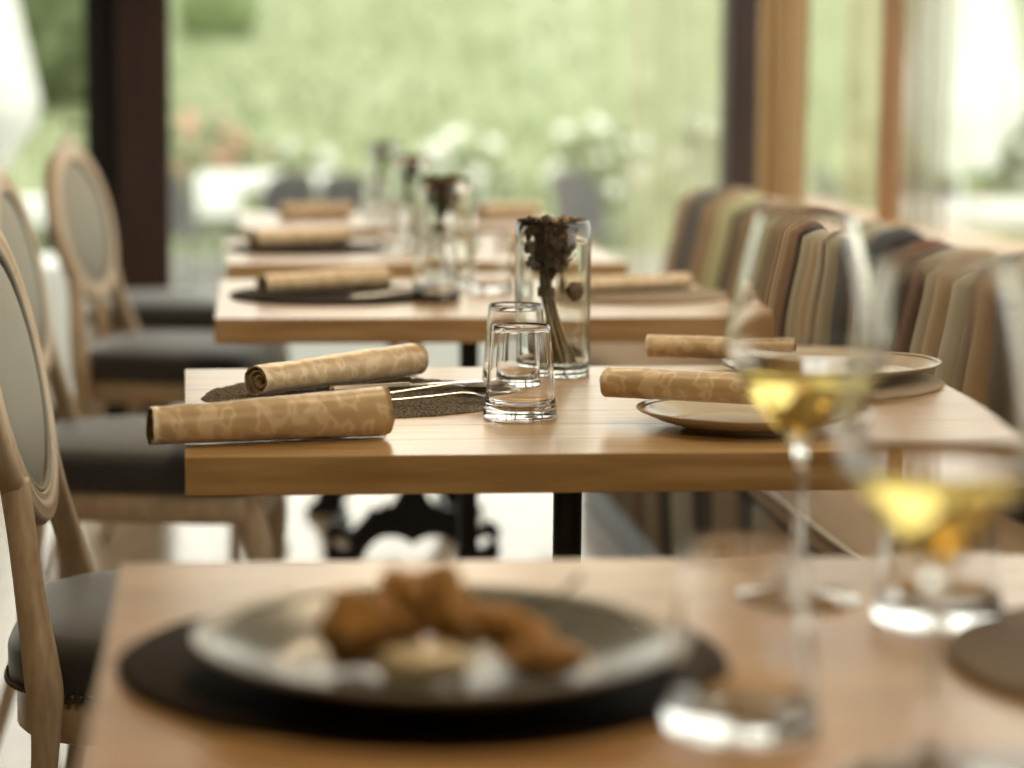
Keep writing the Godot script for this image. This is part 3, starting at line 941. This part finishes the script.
func build_tableware() -> void:
	var y := .75
	# ---- front table
	solo("placemat", mat_mesh(.187, .007, .008, 2), M.leather, "dark brown leather placemat under the plate of fried food", "placemat", Vector3(.124, y, -1.495))
	plate(Vector3(.128, y + .0072, -1.44), .143, .026, M.stoneware, M.stonerim, "grey glazed stoneware plate holding fried food", "")
	solo("placemat", mat_mesh(.19, .007, .01, 5), M.brown_felt, "brown woven placemat to the right of the wine glasses", "placemat", Vector3(.640, y, -1.47))
	var tm := tumbler_mesh(.043, .033, .102)
	solo("tumbler", tm, M.glass, "clear tapered tumbler beside the plate of fried food", "tumbler", Vector3(.290, y, -1.345), Vector3.ZERO, "tapered water tumblers")
	solo("tumbler", tm, M.glass, "clear tapered tumbler standing between the two wine glasses", "tumbler", Vector3(.478, y, -1.612), Vector3.ZERO, "tapered water tumblers")
	wine_glass(Vector3(.401, y, -1.684), 1.0, "tall angular wine glass standing further from the plate of fried food")
	wine_glass(Vector3(.366, y, -1.24), 1.0, "tall angular wine glass standing at the near side of the front table")
	# food
	var f0 := Vector3(.128, y + .0142, -1.44)
	var food := [
		[Vector3(-.046, 0, .010), Vector3(.023, .021, .019), 0.4, 0.0, 411, "craggy round fried piece, the one farthest from the tumbler"],
		[Vector3(-.014, 0, -.032), Vector3(.025, .023, .019), 1.2, 0.1, 412, "round fried piece at the back of the food heap"],
		[Vector3(.008, 0, .006), Vector3(.014, .028, .014), -.5, .25, 413, "upright crispy fried piece in the middle of the food heap"],
		[Vector3(.046, 0, -.004), Vector3(.029, .013, .016), -.25, -.36, 414, "long crispy fried strip leaning down towards the tumbler"],
		[Vector3(.060, 0, .034), Vector3(.024, .009, .011), .2, -.1, 415, "small golden fried strip lying at the rim side of the heap"],
		[Vector3(-.008, 0, .044), Vector3(.030, .011, .015), .1, 0.0, 416, ""]]
	for q in food:
		var is_sauce: bool = q[4] == 416
		var bm := blob_mesh(q[1], .25 if is_sauce else .55, .17, q[4], 18, 26)
		var rot := Vector3(0, q[2], q[3])
		var low := 1.0
		var bas := Basis.from_euler(rot)
		for v in bm.surface_get_arrays(0)[Mesh.ARRAY_VERTEX]: low = minf(low, (bas * v).y)
		if is_sauce:
			solo("sauce", bm, M.sauce, "creamy pale dollop of sauce in front of the fried pieces", "sauce", f0 + q[0] + Vector3(0, -low, 0), rot)
		else:
			solo("fried_piece", bm, M.fried, q[5], "fried food", f0 + q[0] + Vector3(0, -low, 0), rot, "fried pieces on the plate")
	var st := new_st()
	add_tube(st, smooth([Vector3(0, 0, 0), Vector3(.015, .012, 0), Vector3(.034, .018, 0), Vector3(.05, .030, 0)], 4), [.0016, .0016, .0015, .0015, .0014, .0014, .0013, .0013, .0012, .0012, .0011, .0016, .003])
	solo("herb_sprig", done(st), M.herb, "dark herb sprig sticking up behind the fried strip", "garnish", f0 + Vector3(.046, .010, -.055), Vector3(0, .2, 0))
	# ---- second table
	solo("placemat", fuzzy_mat(.176, .0075, 8), M.felt, "fuzzy dark brown placemat under the two gold napkins", "placemat", Vector3(.158, y, -2.79))
	napkin(Vector3(-.066, y + .0005, -2.425), Vector3(.172, y + .0005, -2.475), .0225, .0300, .98, 1, M.damask, "rolled gold damask napkin poking over the table edge at the two-tumbler table", -1.55)
	napkin(Vector3(.043, y + .0085, -2.75), Vector3(.236, y + .0085, -2.915), .0205, .0255, .92, 2, M.damask, "rolled gold damask napkin lying on the fuzzy brown placemat", -1.30)
	solo("fork", fork_mesh(), M.steel, "steel fork lying on the fuzzy brown placemat", "fork", Vector3(.240, y + .0088, -2.69), Vector3(0, .22, 0))
	solo("spoon", spoon_mesh(), M.steel, "steel spoon on the fuzzy brown placemat beside the tumbler", "spoon", Vector3(.232, y + .0088, -2.745), Vector3(0, .28, 0))
	solo("knife", knife_mesh(), M.steel, "steel knife at the end of the gold napkin on the fuzzy placemat", "knife", Vector3(.225, y + .0088, -2.800), Vector3(0, .34, 0))
	solo("tumbler", tumbler_mesh(.039, .0312, .098), M.glass, "clear tapered tumbler of the vase table, standing beside the spoon", "tumbler", Vector3(.321, y, -2.612), Vector3.ZERO, "tapered water tumblers")
	solo("tumbler", tumbler_mesh(.039, .0312, .098), M.glass, "clear tapered tumbler between the other tumbler and the glass vase", "tumbler", Vector3(.345, y, -2.86), Vector3.ZERO, "tapered water tumblers")
	plate(Vector3(.545, y, -2.535), .112, .019, M.china, M.china_rim, "cream plate under the gold napkin at the bench side of the two-tumbler table", "cream plates at the bench side")
	napkin(Vector3(.408, y + .0225, -2.60), Vector3(.635, y + .0225, -2.49), .0240, .0240, .80, 3, M.damask, "flattened gold napkin lying across the cream plate, end overhanging the rim", -1.68)
	solo("placemat", mat_mesh(.155, .005, .006, 11), M.cork, "tan woven placemat at the bench side of the two-tumbler table", "placemat", Vector3(.690, y, -2.865))
	plate(Vector3(.722, y + .0052, -2.90), .128, .018, M.china, M.china_rim, "cream plate on the tan woven placemat", "cream plates at the bench side")
	napkin(Vector3(.515, y + .0255, -2.96), Vector3(.68, y + .0255, -2.90), .0185, .0195, .82, 4, M.damask, "gold napkin rolled tight beside the tan woven placemat", -1.43)
	# ---- further tables
	solo("placemat", mat_mesh(.175, .006, .006, 14), M.leather, "black leather placemat on the table behind the tall vase's table", "placemat", Vector3(.195, y, -4.09))
	napkin(Vector3(.075, y + .0065, -4.06), Vector3(.285, y + .0065, -4.16), .021, .025, .86, 5, M.damask, "rolled gold napkin on the black placemat behind the two-tumbler table", -1.80)
	solo("spoon", spoon_mesh(), M.steel, "steel spoon on the black placemat behind the two-tumbler table", "spoon", Vector3(.30, y + .006, -4.02), Vector3(0, .3, 0))
	var tm2 := tumbler_mesh(.039, .0312, .098)
	for a in [[Vector3(.352, y, -3.99), "clear tumbler before the dark dried flowers on the table behind the tall vase's table"], [Vector3(.46, y, -4.16), "clear tumbler beside the dark dried flowers on the table behind the tall vase's table"], [Vector3(.37, y, -5.14), "clear tumbler before the slim bouquet on the iron footed table"], [Vector3(.49, y, -5.30), "clear tumbler beside the slim bouquet on the iron footed table"], [Vector3(.40, y, -6.24), "clear tumbler on the table next to the meadow window"]]:
		solo("tumbler", tm2, M.glass, a[1], "tumbler", a[0], Vector3.ZERO, "tapered water tumblers")
	solo("placemat", mat_mesh(.16, .006, .006, 17), M.cork, "tan woven placemat at the bench side behind the two-tumbler table", "placemat", Vector3(.68, y, -4.08))
	napkin(Vector3(.575, y + .0065, -4.05), Vector3(.79, y + .0065, -4.15), .022, .021, .7, 6, M.damask, "rolled gold napkin on the tan placemat behind the two-tumbler table", -1.55)
	solo("placemat", mat_mesh(.17, .006, .006, 21), M.leather, "black placemat on the iron footed table, chair side", "placemat", Vector3(.19, y, -5.20))
	napkin(Vector3(.075, y + .0065, -5.16), Vector3(.275, y + .0065, -5.25), .025, .026, .86, 7, M.damask, "rolled gold napkin on the black placemat of the iron footed table", -1.30)
	napkin(Vector3(.60, y + .001, -5.16), Vector3(.78, y + .001, -5.24), .024, .025, .8, 8, M.damask, "rolled gold napkin at the bench side of the iron footed table", -1.68)
	napkin(Vector3(.165, y + .001, -6.30), Vector3(.345, y + .001, -6.36), .026, .026, .86, 9, M.damask, "rolled gold napkin on the table next to the meadow window, chair side", -1.43)
	napkin(Vector3(.66, y + .001, -6.26), Vector3(.82, y + .001, -6.34), .027, .026, .86, 10, M.damask, "rolled gold napkin on the table next to the meadow window, bench side", -1.80)

# ------------------------------------------------------------------ outdoors
func ground_y(x: float, z: float) -> float:
	var d := -z - 21.0
	if d <= 0.0: return -.4
	var s := .05 * d + .045 * d * smoothstep(0.0, 60.0, d)
	return -.4 + s * smoothstep(0.0, 8.0, d) + .25 * sin(x * .11 + 1.0) * sin(z * .09) * smoothstep(0.0, 25.0, d)

func build_outdoors() -> void:
	struct("terrace_floor", box_mesh(Vector3(44, .2, 13.2)), M.paving, "pale grey paved terrace outside the windows", Vector3(2, -.5, -14.6))
	struct("terrace_floor_side", box_mesh(Vector3(14, .2, 14)), M.paving, "pale grey paving outside the side windows", Vector3(8.7, -.5, -1.0))
	var st := new_st()
	var nx := 60
	var nzs := 70
	var P := func(i: int, j: int) -> Vector3:
		var f := float(j) / nzs
		var z := -20.9 - 220.0 * f * f
		var x := (float(i) / nx - .5) * (90.0 + 260.0 * f)
		return Vector3(x, ground_y(x, z) - (.02 if j == 0 else 0.0), z)
	for i in nx:
		for j in nzs:
			quad(st, P.call(i, j), P.call(i + 1, j), P.call(i + 1, j + 1), P.call(i, j + 1), Vector3.UP)
	struct("meadow", done(st), M.meadow, "bright green meadow rising behind the terrace")
	# tufts of grass
	st = new_st()
	var r := RandomNumberGenerator.new()
	r.seed = 500
	for k in 9:
		var an := TAU * k / 9
		var d := Vector3(cos(an), 0, sin(an))
		var sd := Vector3(-d.z, 0, d.x) * .012
		quad(st, d * .02 - sd, d * .02 + sd, d * .10 + Vector3(0, .26, 0) + sd * .4, d * .10 + Vector3(0, .26, 0) - sd * .4, d)
	var mm := MultiMesh.new()
	mm.transform_format = MultiMesh.TRANSFORM_3D
	mm.mesh = done(st)
	mm.instance_count = 5000
	for k in 5000:
		var z := -21.2 - 40.0 * pow(r.randf(), 1.4)
		var x := r.randf_range(-.16, .42) * -z
		mm.set_instance_transform(k, Transform3D(Basis(Vector3.UP, r.randf() * TAU).scaled(Vector3.ONE * r.randf_range(.3, .85)), Vector3(x, ground_y(x, z), z)))
	var mi := MultiMeshInstance3D.new()
	mi.name = "tall_grass"
	mi.multimesh = mm
	mi.material_override = M.tuft
	add_child(mi)
	tag(mi, "tall meadow grass growing beyond the terrace", "grass", "", "stuff")
	# shrubs along the edge of the terrace
	var shrubs := [
		[-.05, -24.0, .72, M.leaf_pale, M.petal_pink, 26, "low green shrub with reddish blossoms beside the brown window post"],
		[.75, -25.5, .5, M.leaf_pale, M.petal, 14, "pale shrub with white blossoms behind the terrace chairs"],
		[2.45, -24.5, .55, M.leaf_pale, M.petal, 40, "pale rounded shrub with white blossoms beyond the terrace"],
		[3.85, -25.0, .62, M.leaf_pale, M.petal, 26, "shrub with a few big white blossoms next to the sheer curtain"],
		[5.4, -26.0, .8, M.leaf_pale, M.petal, 30, "green shrub half hidden by the sheer curtain"],
		[8.0, -25.0, .9, M.leaf, M.petal, 20, "green shrub seen through the side window"]]
	var leafm := blob_mesh(Vector3(.07, .03, .05), .3, .2, 510, 4, 7)
	var petm := blob_mesh(Vector3(.05, .045, .05), .3, .2, 511, 5, 8)
	for s in shrubs:
		var g := ground_y(s[0], s[1])
		var t := thing("flowering_shrub", s[6], "shrub", Vector3(s[0], g, s[1]), 0.0, "shrubs at the edge of the terrace")
		var h: float = s[2]
		var st2 := new_st()
		for k in 9:
			var an := r.randf() * TAU
			add_tube(st2, [Vector3(0, -.02, 0), Vector3(cos(an) * .15 * h, .5 * h, sin(an) * .15 * h), Vector3(cos(an) * .5 * h, 1.1 * h, sin(an) * .5 * h)], .012, null, 5)
		part("branches", done(st2), M.bark, t)
		for kind in 2:
			var m2 := MultiMesh.new()
			m2.transform_format = MultiMesh.TRANSFORM_3D
			m2.mesh = leafm if kind == 0 else petm
			var n: int = 420 if kind == 0 else s[5]
			m2.instance_count = n
			for k in n:
				var d := Vector3(r.randfn(), r.randfn(), r.randfn()).normalized() * (pow(r.randf(), .4) if kind == 0 else r.randf_range(.9, 1.05))
				m2.set_instance_transform(k, Transform3D(Basis.from_euler(Vector3(r.randf() * 6, r.randf() * 6, r.randf() * 6)).scaled(Vector3.ONE * (r.randf_range(.7, 1.3) if kind == 0 else r.randf_range(.9, 2.0))), Vector3(d.x * h * .8, h * .85 + d.y * h * .7, d.z * h * .7)))
			var o := MultiMeshInstance3D.new()
			o.name = "leaves" if kind == 0 else "blossoms"
			o.multimesh = m2
			o.material_override = s[3] if kind == 0 else s[4]
			t.add_child(o)
			o.set_meta("kind", "stuff")
	# trees on the left
	var trees := [[-2.35, -38.0, 2.2, "dark bushy tree on the meadow behind the terrace door"], [-5.5, -46.0, 3.4, "dark tree at the edge of the meadow beyond the terrace door"], [.05, -50.0, .9, "low dark bush high on the meadow beside the brown post"], [24.0, -74.0, 4.5, "leafy tree on the meadow seen through the side window"], [31.0, -80.0, 5.5, "larger leafy tree seen through the side window behind the parasol"]]
	var lm := blob_mesh(Vector3(.42, .24, .36), .4, .2, 520, 5, 8)
	for s in trees:
		var g := ground_y(s[0], s[1])
		var t := thing("tree", s[3], "tree", Vector3(s[0], g, s[1]), 0.0, "trees on the meadow")
		var h: float = s[2]
		part("trunk", tube_mesh([Vector3(0, -.3, 0), Vector3(.1, h * .5, 0), Vector3(0, h, 0)], [.22, .16, .06], null, 8), M.bark, t)
		var m2 := MultiMesh.new()
		m2.transform_format = MultiMesh.TRANSFORM_3D
		m2.mesh = lm
		m2.instance_count = 700
		for k in 700:
			var d := Vector3(r.randfn(), r.randfn(), r.randfn()).normalized() * pow(r.randf(), .4)
			m2.set_instance_transform(k, Transform3D(Basis.from_euler(Vector3(r.randf() * 6, r.randf() * 6, r.randf() * 6)).scaled(Vector3.ONE * r.randf_range(.6, 1.2)), Vector3(d.x * h * .55, h * .62 + d.y * h * .55, d.z * h * .55)))
		var o := MultiMeshInstance3D.new()
		o.name = "foliage"
		o.multimesh = m2
		o.material_override = M.leaf_dark if s[0] < 0 else M.leaf
		t.add_child(o)
		o.set_meta("kind", "stuff")
	build_terrace()

func parasol(at: Vector3, label: String) -> void:
	var t := thing("parasol", label, "parasol", at, 0.0, "closed white parasols")
	part("pole", tube_mesh([Vector3.ZERO, Vector3(0, 2.75, 0)], .024, null, 12), M.cloth_white, t)
	part("foot", lathe_mesh([Vector2(0, 0), Vector2(.3, 0), Vector2(.3, .04), Vector2(.05, .07), Vector2(.04, .2), Vector2(0, .2)], 24), M.darkmetal, t)
	var st := new_st()
	var n := 64
	var rows := [[.05, 2.7], [.12, 2.45], [.20, 2.0], [.27, 1.6], [.315, 1.38], [.30, 1.25], [.20, 1.10], [.15, .97]]
	var P := func(i: int, k: int) -> Vector3:
		var an := TAU * k / n
		var rr: float = rows[i][0] * (1.0 + .22 * sin(an * 8.0 + i * .25))
		return Vector3(cos(an) * rr, rows[i][1] + (.03 * sin(an * 8.0) if i > 5 else 0.0), sin(an) * rr)
	for i in rows.size() - 1:
		for k in n:
			var a: Vector3 = P.call(i, k)
			var c: Vector3 = P.call(i + 1, k + 1)
			quad(st, a, P.call(i, k + 1), c, P.call(i + 1, k), Vector3(a.x + c.x, .05, a.z + c.z))
	part("canopy", done(st), M.canvas, t)

func outdoor_table(at: Vector3, sx: float, sz: float, h: float, drop: float, label: String) -> void:
	var t := thing("terrace_table", label, "table", at, 0.0, "white terrace tables")
	part("table_top", box_mesh(Vector3(sx, .035, sz), .008), M.cloth_white, t, Vector3(0, h - .0175, 0))
	for a in [-1, 1]:
		for b in [-1, 1]:
			part("leg", box_mesh(Vector3(.04, h - .035, .04), .004), M.darkmetal, t, Vector3(a * (sx / 2 - .06), (h - .035) / 2, b * (sz / 2 - .06)))
	if drop > 0.0:
		var st := new_st()
		var n := 96
		var pts := []
		for k in n:
			var an := TAU * k / n
			pts.append(Vector3((sx / 2 + .012) * signf(cos(an)) * pow(absf(cos(an)), .25), 0, (sz / 2 + .012) * signf(sin(an)) * pow(absf(sin(an)), .25)))
		for k in n:
			var a: Vector3 = pts[k]
			var b: Vector3 = pts[(k + 1) % n]
			var wa := 1.0 + .05 * sin(k * .9)
			var wb := 1.0 + .05 * sin(((k + 1) % n) * .9)
			quad(st, a + Vector3(0, h + .004, 0), b + Vector3(0, h + .004, 0), Vector3(b.x * wb, h - drop, b.z * wb), Vector3(a.x * wa, h - drop, a.z * wa), a + b)
			tri(st, Vector3(0, h + .004, 0), a + Vector3(0, h + .004, 0), b + Vector3(0, h + .004, 0), Vector3.UP)
		part("tablecloth", done(st), M.cloth_white, t)

func build_terrace() -> void:
	# shell chair, its front towards +z
	var st := new_st()
	var P := func(i: int, k: int, off: float) -> Vector3:
		var u := float(i) / 10 * 2 - 1
		var v := float(k) / 10
		var hw := .215 * (1.0 - .10 * pow(v, 4.0))
		var yy := .46 + v * .40 - .035 * pow(absf(u), 4.0) * (v * 2.0)
		return Vector3(u * hw, yy, -.20 - .10 * v + .07 * u * u + off)
	for i in 10:
		for k in 10:
			quad(st, P.call(i, k, 0.0), P.call(i + 1, k, 0.0), P.call(i + 1, k + 1, 0.0), P.call(i, k + 1, 0.0), Vector3(0, 0, 1))
			quad(st, P.call(i, k, -.014), P.call(i + 1, k, -.014), P.call(i + 1, k + 1, -.014), P.call(i, k + 1, -.014), Vector3(0, 0, -1))
	for i in 10:
		quad(st, P.call(i, 10, 0.0), P.call(i + 1, 10, 0.0), P.call(i + 1, 10, -.014), P.call(i, 10, -.014), Vector3.UP)
		quad(st, P.call(0, i, 0.0), P.call(0, i + 1, 0.0), P.call(0, i + 1, -.014), P.call(0, i, -.014), Vector3.LEFT)
		quad(st, P.call(10, i, 0.0), P.call(10, i + 1, 0.0), P.call(10, i + 1, -.014), P.call(10, i, -.014), Vector3.RIGHT)
	var back := done(st)
	var seat := box_mesh(Vector3(.44, .03, .44), .012)
	var g := -.4
	var spots := [[-.20, -17.0, .75, "grey terrace chair just past the brown window post"], [.40, -17.3, PI + .5, "grey terrace chair in front of the white terrace table"], [.98, -17.0, PI - .4, "grey terrace chair at the other end of the white terrace table"], [2.60, -17.0, .55, "lone grey terrace chair between tall vase and sheer curtain"], [4.5, -17.5, .9, "grey terrace chair seen past the tan drape"], [5.15, -18.0, -.4, "grey terrace chair beyond the pine mullion"]]
	for s in spots:
		var t := thing("terrace_chair", s[3], "chair", Vector3(s[0], g, s[1]), s[2], "grey terrace chairs")
		part("backrest", back, M.greyshell, t)
		part("seat", seat, M.greyshell, t, Vector3(0, .445, 0))
		for a in [-1, 1]:
			for b in [-1, 1]:
				part("leg", tube_mesh([Vector3(a * .17, .43, b * .17), Vector3(a * .21, 0, b * .21)], .012, null, 8), M.darkmetal, t)
	outdoor_table(Vector3(.42, g, -19.6), 1.1, .8, .74, .10, "white terrace table behind the grey terrace chairs")
	outdoor_table(Vector3(.02, g, -18.6), .30, .5, .74, .26, "small white draped terrace table beside the brown window post")
	outdoor_table(Vector3(-1.45, g, -14.4), 1.1, .8, .80, .12, "white terrace table under the parasol by the terrace door")
	outdoor_table(Vector3(-.75, g, -9.3), .74, .7, .82, .52, "white draped table just outside the terrace door")
	outdoor_table(Vector3(4.55, g, -14.0), 1.4, .8, .80, .12, "white terrace table seen through the side window")
	parasol(Vector3(-1.34, g, -13.9), "closed white parasol outside the terrace door")
	parasol(Vector3(4.36, g, -14.5), "closed white parasol outside the side window")

func build_lamps() -> void:
	var shade := lathe_mesh(smooth([Vector2(.19, .0), Vector2(.18, .06), Vector2(.13, .14), Vector2(.05, .20), Vector2(.02, .215)], 4) + smooth([Vector2(.018, .212), Vector2(.048, .196), Vector2(.127, .137), Vector2(.176, .058), Vector2(.187, .0), Vector2(.19, .0)], 4), 40)
	var bulb := blob_mesh(Vector3(.035, .042, .035), 0.0, .1, 1, 12, 16)
	for a in [[Vector3(.24, 1.62, -1.24), "the plate of fried food"], [Vector3(.40, 1.95, -2.72), "the two tumblers and tall vase"], [Vector3(.41, 1.95, -4.07), "the dark dried flower bunch"], [Vector3(.41, 1.95, -5.17), "the iron footed table"], [Vector3(.45, 1.95, -6.27), "the table next to the meadow window"]]:
		var t := thing("pendant_lamp", "black pendant lamp hanging from the ceiling above " + a[1], "lamp", a[0], 0.0, "pendant lamps over the tables")
		part("lamp_shade", shade, M.blackframe, t)
		part("cord", tube_mesh([Vector3(0, .21, 0), Vector3(0, 2.852 - a[0].y, 0)], .004, null, 6), M.blackframe, t)
		part("bulb", bulb, M.bulb, t, Vector3(0, .07, 0))
		var l := OmniLight3D.new()
		l.name = "bulb_glow"
		l.light_color = Color(1.0, .89, .72)
		l.light_energy = LAMP
		l.light_size = .035
		l.omni_range = 14.0
		l.omni_attenuation = 2.0
		l.shadow_enabled = true
		t.add_child(l)
		l.position = Vector3(0, .07, 0)

# ------------------------------------------------------------------ scene
func _ready() -> void:
	rng.seed = 1
	# camera: a 78 mm lens, slightly shifted, focused on the second table
	var cam := Camera3D.new()
	cam.name = "camera"
	add_child(cam)
	cam.position = Vector3(0, 1.111, 0)
	cam.rotation = Vector3(-deg_to_rad(7.046), -deg_to_rad(2.614), 0)
	cam.projection = Camera3D.PROJECTION_FRUSTUM
	var at := CameraAttributesPhysical.new()
	at.frustum_focal_length = 78.125
	at.frustum_near = .05
	at.frustum_far = 2000.0
	at.frustum_focus_distance = 2.66
	at.exposure_aperture = 2.5
	cam.attributes = at
	cam.near = .05
	cam.far = 2000.0
	cam.size = 2.0 * .05 * 384.0 / 2500.0
	cam.frustum_offset = Vector2(.05 * (512.0 - 330.0) / 2500.0, 0)
	cam.current = true
	# overcast sky
	var we := WorldEnvironment.new()
	we.name = "surroundings"
	var env := Environment.new()
	env.background_mode = Environment.BG_SKY
	var sky := Sky.new()
	var sm := ProceduralSkyMaterial.new()
	sm.sky_top_color = Color(.97, .97, .92)
	sm.sky_horizon_color = Color(1.0, .995, .935)
	sm.ground_bottom_color = Color(.35, .38, .28)
	sm.ground_horizon_color = Color(.5, .54, .42)
	sm.sky_energy_multiplier = 1.0
	sky.sky_material = sm
	env.sky = sky
	env.tonemap_mode = Environment.TONE_MAPPER_LINEAR
	env.tonemap_exposure = 3.2
	env.sdfgi_enabled = true
	env.ssao_enabled = true
	env.ssil_enabled = true
	we.environment = env
	add_child(we)
	make_materials()
	build_room()
	build_curtains()
	build_tables()
	build_chairs()
	build_bench()
	build_tableware()
	build_vases()
	build_outdoors()
	build_lamps()
